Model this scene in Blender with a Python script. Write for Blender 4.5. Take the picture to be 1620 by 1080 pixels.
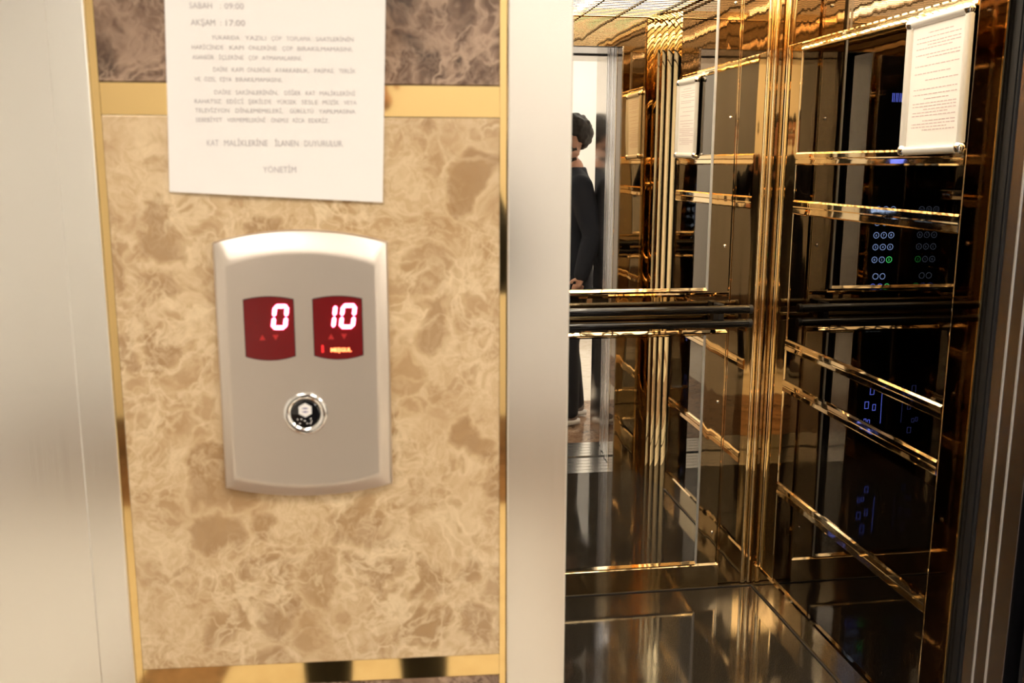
import bpy, bmesh, math, random
from mathutils import Vector, Matrix, Euler
random.seed(7)
S = bpy.context.scene
for o in list(bpy.data.objects): bpy.data.objects.remove(o)
C = S.collection

# ------------------------------------------------------------------ camera
FPX = 1492.6
P, Q, ROLL = 0.18632, 0.14787, 0.003418
cam_d = bpy.data.cameras.new('camera'); cam = bpy.data.objects.new('camera', cam_d); C.objects.link(cam)
f_ = Vector((math.sin(Q)*math.cos(P), math.cos(Q)*math.cos(P), -math.sin(P)))
r0 = Vector((math.cos(Q), -math.sin(Q), 0)); u0 = r0.cross(f_)
r_ = r0*math.cos(ROLL) + u0*math.sin(ROLL); u_ = -r0*math.sin(ROLL) + u0*math.cos(ROLL)
M = Matrix((r_, u_, -f_)).transposed().to_4x4(); M.translation = Vector((0, 0, 1.44))
cam.matrix_world = M
cam_d.sensor_width = 36; cam_d.lens = FPX/1620*36
cam_d.clip_start = 0.02; cam_d.clip_end = 60
cam_d.dof.use_dof = True; cam_d.dof.focus_distance = 2.9; cam_d.dof.aperture_fstop = 9.0
S.camera = cam
# ------------------------------------------------------------------ world, exposure
w = bpy.data.worlds.new('world'); S.world = w; w.use_nodes = True
w.node_tree.nodes['Background'].inputs[0].default_value = (1, .93, .84, 1)
w.node_tree.nodes['Background'].inputs[1].default_value = .05
S.view_settings.view_transform = 'Standard'; S.view_settings.look = 'None'
S.view_settings.gamma = 1; S.view_settings.use_curve_mapping = False
S.view_settings.exposure = 0.25
try:
    S.cycles.max_bounces = 16; S.cycles.glossy_bounces = 14; S.cycles.diffuse_bounces = 3
    S.cycles.caustics_reflective = True; S.cycles.sample_clamp_indirect = 6; S.cycles.blur_glossy = 0.3
except Exception: pass
LOBBY_LAMP = 11.5      # emission of the lobby ceiling lamps
CABIN_LAMP = 4.2      # emission of the cabin ceiling

# ------------------------------------------------------------------ materials
def mat(name, col=(.8,.8,.8), rough=.5, metal=0., emit=None, es=0., ior=None, coat=0., aniso=0.):
    m = bpy.data.materials.new(name); m.use_nodes = True
    b = m.node_tree.nodes['Principled BSDF']
    b.inputs['Base Color'].default_value = (*col, 1); b.inputs['Roughness'].default_value = rough
    b.inputs['Metallic'].default_value = metal
    if ior: b.inputs['IOR'].default_value = ior
    if coat: b.inputs['Coat Weight'].default_value = coat
    if aniso: b.inputs['Anisotropic'].default_value = aniso
    if emit: b.inputs['Emission Color'].default_value = (*emit, 1); b.inputs['Emission Strength'].default_value = es
    return m
def N(m, t, **k):
    n = m.node_tree.nodes.new(t)
    for a, v in k.items():
        if hasattr(n, a): setattr(n, a, v)
        else: n.inputs[a].default_value = v
    return n
def L(m, a, b): m.node_tree.links.new(a, b)
def B(m): return m.node_tree.nodes['Principled BSDF']
def coords(m, scale=(1,1,1), loc=(0,0,0), rot=(0,0,0)):
    t = N(m, 'ShaderNodeTexCoord'); g = N(m, 'ShaderNodeMapping')
    g.inputs['Scale'].default_value = scale; g.inputs['Location'].default_value = loc; g.inputs['Rotation'].default_value = rot
    L(m, t.outputs['Object'], g.inputs['Vector']); return g.outputs['Vector']
def noise(m, vec, scale, detail=4, rough=.55, dist=0.):
    n = N(m, 'ShaderNodeTexNoise'); n.inputs['Scale'].default_value = scale; n.inputs['Detail'].default_value = detail
    n.inputs['Roughness'].default_value = rough; n.inputs['Distortion'].default_value = dist
    L(m, vec, n.inputs['Vector']); return n
def ramp(m, fac, stops):
    r = N(m, 'ShaderNodeValToRGB'); e = r.color_ramp.elements
    while len(e) < len(stops): e.new(.5)
    for k, (p, c) in enumerate(stops): e[k].position = p; e[k].color = (*c, 1)
    L(m, fac, r.inputs['Fac']); return r
def bump(m, h, strength, dist=.001):
    b = N(m, 'ShaderNodeBump'); b.inputs['Strength'].default_value = strength; b.inputs['Distance'].default_value = dist
    L(m, h, b.inputs['Height']); L(m, b.outputs['Normal'], B(m).inputs['Normal'])
def mixc(m, fac, a, b, mode='MIX'):
    n = N(m, 'ShaderNodeMix', data_type='RGBA', blend_type=mode)
    def put(v, s):
        if hasattr(v, 'links') or hasattr(v, 'is_output'): L(m, v, s)
        elif isinstance(v, (int, float)): s.default_value = v
        else: s.default_value = (*v, 1)
    put(fac, n.inputs['Factor']); put(a, n.inputs['A']); put(b, n.inputs['B']); return n.outputs['Result']

def marble(name, base, dark, light, seed, rough=.12, vein=.75, patch=1.0, dens=.62):
    """blotchy emperador-like stone: clouds, rounded dark blotches and soft pale veins"""
    m = mat(name, base, rough, ior=1.5)
    v = coords(m, loc=(seed, seed*.7, seed*.3))
    def warp(src, sc, k, det=4):
        wn = noise(m, src, sc, det, .6); wv = N(m, 'ShaderNodeVectorMath', operation='MULTIPLY_ADD'); L(m, wn.outputs['Color'], wv.inputs[0])
        wv.inputs[1].default_value = (k,)*3; L(m, src, wv.inputs[2]); return wv.outputs[0]
    w1 = warp(v, 7, .10); w2 = warp(w1, 38, .022, 3)
    def blot(sc, thr):
        e = N(m, 'ShaderNodeTexVoronoi', feature='DISTANCE_TO_EDGE'); e.inputs['Scale'].default_value = sc; L(m, w2, e.inputs['Vector'])
        c = N(m, 'ShaderNodeTexVoronoi'); c.inputs['Scale'].default_value = sc; L(m, w2, c.inputs['Vector'])
        sp = N(m, 'ShaderNodeSeparateColor'); L(m, c.outputs['Color'], sp.inputs[0])
        on = ramp(m, sp.outputs[0], [(thr,(0,0,0)), (thr+.12,(1,1,1))]); ed = ramp(m, e.outputs['Distance'], [(.03,(0,0,0)), (.16,(1,1,1))])
        return mixc(m, 1., on.outputs['Color'], ed.outputs['Color'], 'MULTIPLY'), e
    b1, e1 = blot(19, dens); b2, e2 = blot(46, dens-.08)
    cl = noise(m, w1, 16, 9, .70); clr = ramp(m, cl.outputs['Fac'], [(.34,(0,0,0)), (.66,(1,1,1))])
    soft = tuple(b_*.50+l*.50 for b_, l in zip(base, light)); low = tuple(b_*.72+d*.28 for b_, d in zip(base, dark))
    c = mixc(m, clr.outputs['Color'], low, soft)
    c = mixc(m, N_mul(m, b1, .70*patch), c, dark); c = mixc(m, N_mul(m, b2, .60*patch), c, tuple((x+y)/2 for x, y in zip(dark, base)))
    def ridge(sc, wd, mask_sc, mlo):
        n = noise(m, w1, sc, 5, .55, .5); r = ramp(m, n.outputs['Fac'], [(.5-wd,(0,0,0)), (.5,(1,1,1)), (.5+wd,(0,0,0))])
        k = noise(m, v, mask_sc, 2, .5); kr = ramp(m, k.outputs['Fac'], [(mlo,(0,0,0)), (mlo+.16,(1,1,1))])
        return mixc(m, 1., r.outputs['Color'], kr.outputs['Color'], 'MULTIPLY')
    c = mixc(m, N_mul(m, ridge(9, .026, 5, .44), vein), c, light)
    c = mixc(m, N_mul(m, ridge(28, .05, 8, .42), vein*.75), c, light)
    c = mixc(m, N_mul(m, ridge(70, .07, 11, .40), vein*.5), c, light)
    er = ramp(m, e1.outputs['Distance'], [(0,(1,1,1)), (.07,(0,0,0))]); c = mixc(m, N_mul(m, er.outputs['Color'], vein*.25), c, light)
    L(m, c, B(m).inputs['Base Color'])
    return m
def N_mul(m, s, k):
    n = N(m, 'ShaderNodeMath', operation='MULTIPLY'); L(m, s, n.inputs[0]); n.inputs[1].default_value = k; return n.outputs[0]

def brushed(name, col, rough, seed=0, bs=.012):
    m = mat(name, col, rough, 1.0)
    v = coords(m, scale=(900, 900, 3), loc=(seed,)*3)
    n = noise(m, v, 1.0, 2, .5)
    r = ramp(m, n.outputs['Fac'], [(.3,(rough*.95,)*3), (.7,(rough*1.05,)*3)])
    L(m, r.outputs['Color'], B(m).inputs['Roughness'])
    bump(m, n.outputs['Fac'], bs, .0004)
    return m
def wavy(m, strength, sx=7., sz=.6, dist=.004):
    """sheet metal that is not quite flat: long vertical waves"""
    v = coords(m, scale=(sx, sx, sz)); n = noise(m, v, 1.6, 2, .4); bump(m, n.outputs['Fac'], strength, dist); return m

STEEL   = brushed('brushed_steel', (.74,.715,.68), .22)
STEEL2  = brushed('brushed_door_steel', (.82,.815,.79), .21, 3)
STEELD  = mat('cabin_door_steel', (.55,.55,.60), .22, 1)
ALU     = mat('satin_aluminium', (.78,.77,.75), .38, .6)
EDGE    = mat('bright_edge_steel', (.85,.84,.82), .12, 1)
GOLDW   = wavy(mat('brass_strip', (.78,.56,.25), .05, 1), .04)
GOLD    = wavy(mat('polished_gold_steel', (.97,.76,.43), .03, 1), .15)
GOLDT   = wavy(mat('gold_trim_steel', (.97,.76,.46), .04, 1), .2, 5, 5)
FRIEZE  = wavy(mat('dark_bronze_mirror', (.25,.155,.07), .03, 1), .3)
CHEEK   = mat('dark_bronze_sheet', (.11,.065,.03), .03, 1)
BRONZE  = wavy(mat('bronze_mirror_steel', (.62,.46,.26), .025, 1), .35)
SMOKE   = wavy(mat('smoked_mirror_glass', (.125,.10,.07), .0, 1), .03, 3, 2)
MIRROR  = mat('silvered_mirror', (.90,.88,.84), .0, 1)
CHROME  = mat('chrome', (.9,.9,.9), .06, 1)
BLACKP  = mat('black_lacquer_rail', (.008,.007,.007), .06, 0, ior=1.5)
bv = coords(BLACKP, scale=(6,120,120)); bn = noise(BLACKP, bv, 3, 4, .6); bump(BLACKP, bn.outputs['Fac'], .05, .001)
BLACKG  = mat('black_glass', (.006,.006,.007), .03, 0, ior=1.6)
RUBBER  = mat('black_rubber', (.01,.01,.012), .6)
SEAM    = mat('dark_joint', (.02,.015,.01), .7)
PANELM  = mat('silver_paint', (.66,.59,.52), .36, .8)
PAPER   = mat('white_paper', (.86,.83,.80), .75)
INK     = mat('grey_ink', (.54,.50,.52), .8)
INKP    = mat('pink_ink', (.60,.45,.47), .8)
FRAMEW  = mat('pale_aluminium_frame', (.80,.78,.74), .3, .25)
WALLP   = mat('cream_wall_paint', (.88,.85,.79), .6)
CEILP   = mat('white_ceiling_paint', (.86,.84,.80), .8)
REDLENS = mat('red_lens', (.15,.004,.006), .25, 0, ior=1.5)
REDDIM  = mat('unlit_red_mark', (.50,.02,.02), .4)
LEDR    = mat('lit_red_segment', (.8,.05,.1), .5, 0, (1.0,.14,.26), 13.0)
LEDO    = mat('lit_orange_word', (.8,.2,.1), .5, 0, (1.0,.20,.06), 4.5)
LEDB    = mat('lit_blue_mark', (.02,.02,.1), .5, 0, (.10,.16,1.0), 6.0)
LEDC    = mat('lit_pale_blue_ring', (.02,.02,.1), .5, 0, (.25,.42,1.0), 5.0)
LEDG    = mat('lit_green_ring', (.02,.1,.02), .5, 0, (.08,1.0,.30), 5.0)
LAMP    = mat('lobby_lamp_glow', (1,1,1), .5, 0, (1.0,.925,.83), LOBBY_LAMP)
TUBE    = mat('cabin_tube_glow', (1,1,1), .5, 0, (1.0,.88,.68), CABIN_LAMP*5)
DIFF    = mat('cabin_diffuser_glow', (1,1,1), .5, 0, (1.0,.87,.67), CABIN_LAMP)
LOUVRE  = mat('dark_louvre_metal', (.10,.075,.05), .3, .8)
MLIGHT  = marble('light_emperador', (.52,.345,.175), (.33,.19,.085), (.82,.66,.43), 1.3, .16)
MDARK   = marble('dark_emperador', (.135,.070,.042), (.035,.018,.012), (.48,.33,.23), 6.1, .10, .9, 1.15, .50)
MFLOOR  = marble('brown_floor_marble', (.22,.11,.06), (.10,.05,.03), (.50,.34,.22), 3.7, .10, .8)
MCREAM  = marble('cream_floor_marble', (.80,.72,.58), (.70,.60,.46), (.90,.85,.76), 9.2, .08, .4)
# cabin floor: near-black speckled granite
GRAN = mat('polished_granite', (.02,.017,.014), .09, 0, ior=1.5)
gv = coords(GRAN); gn = noise(GRAN, gv, 420, 2, .7); gr = ramp(GRAN, gn.outputs['Fac'], [(.45,(.018,.015,.012)), (.68,(.07,.058,.045))])
L(GRAN, gr.outputs['Color'], B(GRAN).inputs['Base Color'])
gn2 = noise(GRAN, gv, 6, 3, .6); gr2 = ramp(GRAN, gn2.outputs['Fac'], [(.35,(.04,)*3), (.7,(.10,)*3)]); L(GRAN, gr2.outputs['Color'], B(GRAN).inputs['Roughness'])
SKIN = mat('skin', (.62,.34,.24), .5); SKIN_V = coords(SKIN)
sn = noise(SKIN, SKIN_V, 14, 3); sr = ramp(SKIN, sn.outputs['Fac'], [(.3,(.56,.29,.20)), (.7,(.68,.40,.29))]); L(SKIN, sr.outputs['Color'], B(SKIN).inputs['Base Color'])
def cloth(name, col):
    m = mat(name, col, .85); v = coords(m); n = noise(m, v, 60, 4); bump(m, n.outputs['Fac'], .3, .002); return m
JACKET = cloth('dark_navy_jacket_cloth', (.012,.015,.026)); TROUSER = cloth('dark_trouser_cloth', (.014,.015,.020))
SHIRT = cloth('black_shirt_cloth', (.015,.014,.014)); HAIR = mat('dark_hair', (.018,.012,.009), .6)
SHOEG = mat('grey_shoe_suede', (.22,.18,.16), .8); SOLE = mat('white_rubber_sole', (.75,.73,.70), .6)
EYEW = mat('eye_white', (.8,.78,.75), .2); EYED = mat('dark_iris', (.03,.02,.015), .2); LIP = mat('lip', (.45,.18,.15), .5)
CUFF = cloth('green_knit_cuff', (.06,.12,.09))

# ------------------------------------------------------------------ mesh helpers
class MB:
    def __init__(s): s.bm = bmesh.new()
    def box(s, x0, x1, y0, y1, z0, z1, bev=0.):
        r = bmesh.ops.create_cube(s.bm, size=1); vs = r['verts']
        bmesh.ops.scale(s.bm, vec=(x1-x0, y1-y0, z1-z0), verts=vs)
        bmesh.ops.translate(s.bm, vec=((x0+x1)/2, (y0+y1)/2, (z0+z1)/2), verts=vs)
        if bev:
            es = {e for v in vs for e in v.link_edges}
            bmesh.ops.bevel(s.bm, geom=list(es), offset=bev, segments=2, affect='EDGES', profile=.5)
        return s
    def cyl(s, a, b, r, r2=None, n=24):
        a, b = Vector(a), Vector(b); d = b-a
        mt = Matrix.Translation((a+b)/2) @ d.to_track_quat('Z', 'Y').to_matrix().to_4x4()
        bmesh.ops.create_cone(s.bm, cap_ends=True, segments=n, radius1=r, radius2=r if r2 is None else r2, depth=d.length, matrix=mt); return s
    def sph(s, c, r, sc=(1,1,1), n=16):
        q = bmesh.ops.create_uvsphere(s.bm, u_segments=n, v_segments=max(6, n*2//3), radius=1)
        bmesh.ops.scale(s.bm, vec=tuple(r*k for k in sc), verts=q['verts']); bmesh.ops.translate(s.bm, vec=c, verts=q['verts']); return s
    def prism(s, pts, axis, a, b):
        """closed outline extruded along an axis: pts are the two other coordinates in order"""
        def P3(p, t): return {'x':(t,p[0],p[1]), 'y':(p[0],t,p[1]), 'z':(p[0],p[1],t)}[axis]
        v0 = [s.bm.verts.new(P3(p, a)) for p in pts]; v1 = [s.bm.verts.new(P3(p, b)) for p in pts]; n = len(pts)
        s.bm.faces.new(v0[::-1]); s.bm.faces.new(v1)
        for i in range(n): s.bm.faces.new((v0[i], v0[(i+1)%n], v1[(i+1)%n], v1[i]))
        return s
    def loops(s, ls, cap0=True, cap1=True):
        vs = [[s.bm.verts.new(p) for p in l] for l in ls]; n = len(ls[0])
        for a, b in zip(vs, vs[1:]):
            for i in range(n): s.bm.faces.new((a[i], a[(i+1)%n], b[(i+1)%n], b[i]))
        if cap0: s.bm.faces.new(vs[0][::-1])
        if cap1: s.bm.faces.new(vs[-1])
        return s
    def ring(s, c, R, r, n=32, k=8, axis='y'):
        ls = []
        for j in range(k):
            t = 2*math.pi*j/k; rr = R + r*math.cos(t); h = r*math.sin(t); l = []
            for i in range(n):
                a = 2*math.pi*i/n; l.append((c[0]+rr*math.cos(a), c[1]+h, c[2]+rr*math.sin(a)))
            ls.append(l)
        ls.append(ls[0]); s.loops(ls, False, False); bmesh.ops.remove_doubles(s.bm, verts=s.bm.verts, dist=1e-7); return s
    def build(s, name, material, parent=None, smooth=False, label=None):
        bmesh.ops.recalc_face_normals(s.bm, faces=s.bm.faces)
        me = bpy.data.meshes.new(name); s.bm.to_mesh(me); s.bm.free(); me.materials.append(material)
        if smooth: 
            for p in me.polygons: p.use_smooth = True
        o = bpy.data.objects.new(name, me); C.objects.link(o)
        if smooth == 'auto': o.modifiers.new('edge_split', 'EDGE_SPLIT').split_angle = math.radians(35)
        if parent: o.parent = parent
        if label: o['label'] = label
        return o
def tag(o, label=None, cat=None, group=None, kind=None):
    for k, v in (('label', label), ('category', cat), ('group', group), ('kind', kind)):
        if v: o[k] = v
    return o
def empty(name, loc=(0,0,0), rz=0.):
    o = bpy.data.objects.new(name, None); C.objects.link(o); o.location = loc; o.rotation_euler = (0,0,rz); o.empty_display_size = .05; return o

# ================================================================== THE LOBBY WALL (local frame: x along the wall, -y out of it, z up)
WO, WR = (0, .97, 0), -.0536457
def wthing(name): return empty(name, WO, WR)
H = 2.62
t = tag(wthing('wall_front'), 'lobby wall of light and dark brown marble slabs with brass strips between two lift doors', 'wall', kind='structure')
MB().box(-.298, .2022, .006, .22, 0, H).build('backing', SEAM, t)
MB().box(-.2545, .1302, -.004, .006, .9035, 1.4845, .0012).build('marble_slab', MLIGHT, t, label='light brown marble slab behind the call panel')
MB().box(-.2545, .1302, -.004, .006, 1.516, 1.94, .0012).build('marble_slab', MDARK, t, label='dark brown marble slab above the brass strip')
MB().box(-.2545, .1302, -.004, .006, .30, .8775, .0012).build('marble_slab', MDARK, t, label='dark brown marble slab below the light one')
MB().box(-.2545, .1302, -.004, .006, 0, .2735, .0012).build('marble_slab', MLIGHT, t)
MB().box(-.2545, .1302, -.004, .006, 1.968, H, .0012).build('marble_slab', MLIGHT, t)
for z0, z1 in ((1.4853,1.5152), (.8783,.9027), (.2743,.2992), (1.9407,1.9673)):
    MB().box(-.2545, .1302, -.002, .006, z0, z1).build('brass_strip', GOLDW, t, label='flat horizontal brass strip')
for x0, x1 in ((-.2620,-.2547), (.1304,.1373)):
    MB().box(x0, x1, -.003, .006, 0, H).build('brass_strip', GOLDW, t, label='narrow vertical brass strip')

# ---- left lift: its steel frame and door
t = tag(wthing('trim_1'), 'brushed steel frame beside the closed lift door on the left', 'door frame', kind='structure')
MB().box(-.2985, -.2622, -.006, .05, 0, 2.0, .002).build('frame_post', STEEL2, t)
MB().box(-1.26, -.2622, -.006, .05, 2.0, 2.12, .002).build('frame_head', STEEL2, t)
MB().box(-1.26, -1.2237, -.006, .05, 0, 2.0, .002).build('frame_post', STEEL2, t)
t = tag(wthing('door_1'), 'closed brushed steel lift door at the left edge of the picture', 'lift door', kind='structure')
MB().box(-.76, -.2995, .008, .04, .01, 2.0, .001).build('door_panel', STEEL2, t)
MB().box(-1.2230, -.762, .020, .05, .01, 2.0, .001).build('door_panel', STEEL2, t)

# ---- open lift: its steel frame
t = tag(wthing('trim_2'), 'brushed steel frame around the open lift doorway', 'door frame', kind='structure')
MB().box(.1375, .2022, -.012, .23, 0, 2.12, .0015).build('frame_post', STEEL, t)
MB().box(1.18, 1.245, -.012, .25, 0, 2.12, .0015).build('frame_post', STEEL, t)
MB().box(.2022, 1.18, -.012, .23, 1.96, 2.12, .0015).build('frame_head', STEEL, t)

# ---- rest of the lobby walls on that side
t = tag(wthing('wall_front_right'), kind='structure')
MB().box(1.246, 2.9, 0, .2, 0, H).build('plaster', WALLP, t)
MB().box(.2022, 1.246, 0, .2, 2.121, H).build('plaster', WALLP, t)
t = tag(wthing('wall_front_left'), kind='structure')
MB().box(-2.2, -1.261, 0, .2, 0, H).build('plaster', WALLP, t)
MB().box(-1.261, -.2985, 0, .2, 2.121, H).build('plaster', WALLP, t)
# lobby shell
def struct(name, mb, m): return tag(mb.build(name, m), kind='structure')
struct('wall_rear', MB().box(-2.3, 3.0, -2.6, -2.5, 0, H), WALLP)
struct('wall_lobby_left', MB().box(-2.4, -2.2, -2.6, 1.3, 0, H), WALLP)
struct('wall_lobby_right', MB().box(2.88, 3.0, -2.5, .80, 0, H), WALLP)
struct('baseboard_rear', MB().box(-2.2, 2.88, -2.5, -2.485, 0, .24), MDARK)
struct('ceiling', MB().box(-2.4, 3.0, -2.6, 1.3, H, H+.1), CEILP)
t = tag(empty('floor'), 'lobby floor of cream marble with brown marble bands', 'floor', kind='structure')
MB().box(-2.4, 3.0, -2.6, 1.17, -.06, -.002).build('cream_field', MCREAM, t)
MB().box(-2.4, 3.0, .30, 1.17, -.03, 0).build('brown_band', MFLOOR, t)
MB().box(-2.4, 3.0, -2.5, -1.95, -.03, 0).build('brown_band', MFLOOR, t)
MB().box(.42, .66, -1.949, .299, -.03, 0).build('brown_band', MFLOOR, t)
MB().box(-.85, -.61, -1.949, .299, -.03, 0).build('brown_band', MFLOOR, t)
# lamps of the lobby: recessed square panels
lamp = tag(empty('ceiling_lamp', (-.75, -.35, H)), 'square recessed lobby ceiling lamp over the left lift door', 'lamp', 'recessed lobby ceiling lamps')
fr = MB()
for a, b, c, d in ((-.32,.32,-.32,-.30), (-.32,.32,.30,.32), (-.32,-.30,-.30,.30), (.30,.32,-.30,.30)): fr.box(a, b, c, d, -.016, 0)
fr.build('lamp_frame', CHROME, lamp); MB().box(-.30, .30, -.30, .30, -.008, -.0005).build('diffuser', LAMP, lamp)
for (x, y, lb) in ((.55,-.35,'square recessed lobby ceiling lamp before the open lift'), (1.85,-.35,'square recessed lobby ceiling lamp near the right-hand wall'),
                   (-.75,-1.75,'square recessed lobby ceiling lamp at the rear left'), (.55,-1.75,'square recessed lobby ceiling lamp at the rear middle'), (1.85,-1.75,'square recessed lobby ceiling lamp at the rear right')):
    c = lamp.copy(); C.objects.link(c); c.location = (x, y, H); c['label'] = lb
    for ch in lamp.children:
        k = ch.copy(); C.objects.link(k); k.parent = c

# ================================================================== CALL PANEL
cp = tag(wthing('call_panel'), 'silver lift call panel with two red floor displays and one round button', 'call panel')
cx = -.0695
def outline(xl, xr, zt, zb, st, sb, y, n=18):
    """rounded plate outline, top bulging by st and bottom by sb"""
    pts = []
    for i in range(n+1):
        a = i/n; x = xl + (xr-xl)*a; pts.append((x, y, zt + st*(1-(2*a-1)**2)))
    for i in range(n+1):
        a = i/n; x = xr + (xl-xr)*a; pts.append((x, y, zb - sb*(1-(2*a-1)**2)))
    return pts
XL, XR, ZT, ZB = -.1550, .0165, 1.3625, 1.1085
def inset(il, it, ib, y, st=.0120, sb=.0105): return outline(XL+il, XR-il, ZT-it, ZB+ib, st, sb, y)
pb = MB().loops([inset(0,0,0,-.003), inset(0,0,0,-.012), inset(.0012,.0012,.0012,-.0145), inset(.004,.004,.004,-.0160),
                 inset(.0095,.0170,.0115,-.0215), inset(.0125,.0215,.0150,-.0226), inset(.0140,.0235,.0165,-.0226)])
body = pb.build('panel_body', PANELM, cp, smooth='auto')
bv_ = body.modifiers.new('bevel', 'BEVEL'); bv_.width = .0012; bv_.segments = 2; bv_.limit_method = 'ANGLE'; bv_.angle_limit = math.radians(50)
body.modifiers.move(1, 0)
YF = -.0226
def window(xl, xr, zt, zb):
    MB().loops([outline(xl, xr, zt, zb, .0030, .0042, YF+.002), outline(xl, xr, zt, zb, .0030, .0042, YF-.0004)]).build('display_bezel', RUBBER, cp)
    return MB().loops([outline(xl+.0007, xr-.0007, zt-.0007, zb+.0007, .0030, .0042, YF+.001), outline(xl+.0007, xr-.0007, zt-.0007, zb+.0007, .0030, .0042, YF-.0008)]).build('floor_display', REDLENS, cp)
def seg_digit(mb, x, z, segs, h=.0215, wd=.0118, th=.0038, sl=.13):
    """seven segments, slanted; x,z is the lower left corner"""
    Y0, Y1 = YF-.0016, YF-.0009
    def bar(ax, az, bx, bz):
        d = Vector((bx-ax, 0, bz-az)).normalized(); n_ = Vector((-d.z, 0, d.x))*th/2; a, b = Vector((ax,0,az)), Vector((bx,0,bz)); e = d*th*.5
        ps = [a, a+e+n_, b-e+n_, b, b-e-n_, a+e-n_]
        mb.prism([(x+p.x+(p.z)*sl, z+p.z) for p in ps], 'y', Y0, Y1)
    W_, M_ = wd, h/2; g = -.0004
    seg = {'a':(g,h,W_-g,h), 'b':(W_,M_-g,W_,h), 'c':(W_,g,W_,M_+g), 'd':(g,0,W_-g,0), 'e':(0,g,0,M_+g), 'f':(0,M_-g,0,h), 'g':(0,M_,W_,M_)}
    for k in segs: bar(*seg[k])
def disp(xl, xr, digits, word):
    w_ = window(xl, xr, 1.3070, 1.2490)
    m = MB()
    for x, s in digits: seg_digit(m, x, 1.2785, s)
    m.build('digit', LEDR, w_, label='glowing pinkish white floor number')
    m = MB(); off = (xr-xl)*.60; b = xl
    m.prism([(b+.0145, 1.2660), (b+.0205, 1.2660), (b+.0175, 1.2715)], 'y', YF-.0013, YF-.0009)
    m.prism([(b+.0275, 1.2712), (b+.0335, 1.2712), (b+.0305, 1.2657)], 'y', YF-.0013, YF-.0009)
    m.build('direction_arrows', REDDIM, w_)
    return w_
disp(-.1264, -.0768, [(-.0980,'abcdef')], False)
wR = disp(-.0588, -.0094, [(-.0505,'bc'), (-.0312,'abcdef')], True)
MB().box(-.0510, -.0490, YF-.0013, YF-.0009, 1.2525, 1.2600).build('status_bar', mat('lit_red_bar', (.6,.02,.02), .5, 0, (1,.02,.02), 1.2), wR)

def text_mesh(lines, name, material, parent, y, facing='-y', bold=0.):
    """lines: (text, x left, z centre, cap height, width or None); each word keeps its true letters; returns ONE mesh"""
    bmt = bmesh.new()
    for (s, x, z, ch, wd) in lines:
        cu = bpy.data.curves.new('t', 'FONT'); cu.body = s; cu.size = ch/.70; cu.resolution_u = 2; cu.extrude = .00002; cu.offset = bold
        ob = bpy.data.objects.new('t', cu); C.objects.link(ob)
        dg = bpy.context.evaluated_depsgraph_get(); me = ob.evaluated_get(dg).to_mesh()
        xs = [v.co.x for v in me.vertices]
        if xs:
            k = (wd/(max(xs)-min(xs))) if wd else 1.; mn = min(xs)
            tmp = bmesh.new(); tmp.from_mesh(me)
            for v in tmp.verts: v.co = Vector((x + (v.co.x-mn)*k, y - v.co.z, z - ch/2 + v.co.y))
            m2 = bpy.data.meshes.new('m'); tmp.to_mesh(m2); tmp.free(); bmt.from_mesh(m2); bpy.data.meshes.remove(m2)
        ob.evaluated_get(dg).to_mesh_clear(); bpy.data.objects.remove(ob); bpy.data.curves.remove(cu)
    me = bpy.data.meshes.new(name); bmt.to_mesh(me); bmt.free(); me.materials.append(material)
    o = bpy.data.objects.new(name, me); C.objects.link(o); o.parent = parent; return o
text_mesh([('MEŞGUL', -.0420, 1.2550, .0038, .0205)], 'status_word', LEDO, wR, YF-.0010, bold=.0002)

# round button: chrome ring, black disc, little emblem and raised dots
bc = (-.0694, YF, 1.1895)
def lathe(prof, c, n=40):
    return [[(c[0]+r*math.cos(2*math.pi*i/n), c[1]-h, c[2]+r*math.sin(2*math.pi*i/n)) for i in range(n)] for r, h in prof]
MB().loops(lathe([(.0222,-.001),(.0222,.0012),(.0212,.0024),(.0195,.0030),(.0165,.0024),(.0146,.0010),(.0142,.0004)], bc), True, True).build('button_ring', CHROME, cp, smooth='auto')
btn = MB().loops(lathe([(.0141,.0002),(.0141,.0016),(.0134,.0022),(.0120,.0023)], bc)).build('button', BLACKG, cp, smooth='auto')
m = MB(); r = .0074; hx = [(bc[0]+r*math.cos(math.radians(a)), bc[2]+.0040+r*math.sin(math.radians(a))) for a in range(30, 390, 60)]
m.prism(hx, 'y', bc[1]-.0028, bc[1]-.0022); m.build('hexagon_emblem', PAPER, btn)
m = MB()
for dz in (.0018, -.0018):
    m.prism([(bc[0]-.0036, bc[2]+.0040+dz), (bc[0], bc[2]+.0040+dz+.0009), (bc[0]+.0036, bc[2]+.0040+dz), (bc[0], bc[2]+.0040+dz-.0007)], 'y', bc[1]-.0031, bc[1]-.0027)
m.build('emblem_stripes', mat('violet_enamel', (.10,.07,.25), .4), btn)
m = MB()
for dx, dz in ((-.0080,-.0058),(-.0040,-.0056),(-.0008,-.0074),(.0052,-.0052),(.0060,-.0078),(-.0058,-.0100),(.0016,-.0102),(.0050,-.0100)):
    m.sph((bc[0]+dx, bc[1]-.0023, bc[2]+dz), .0010, n=8)
m.build('braille_dots', CHROME, btn, smooth=True)

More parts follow.
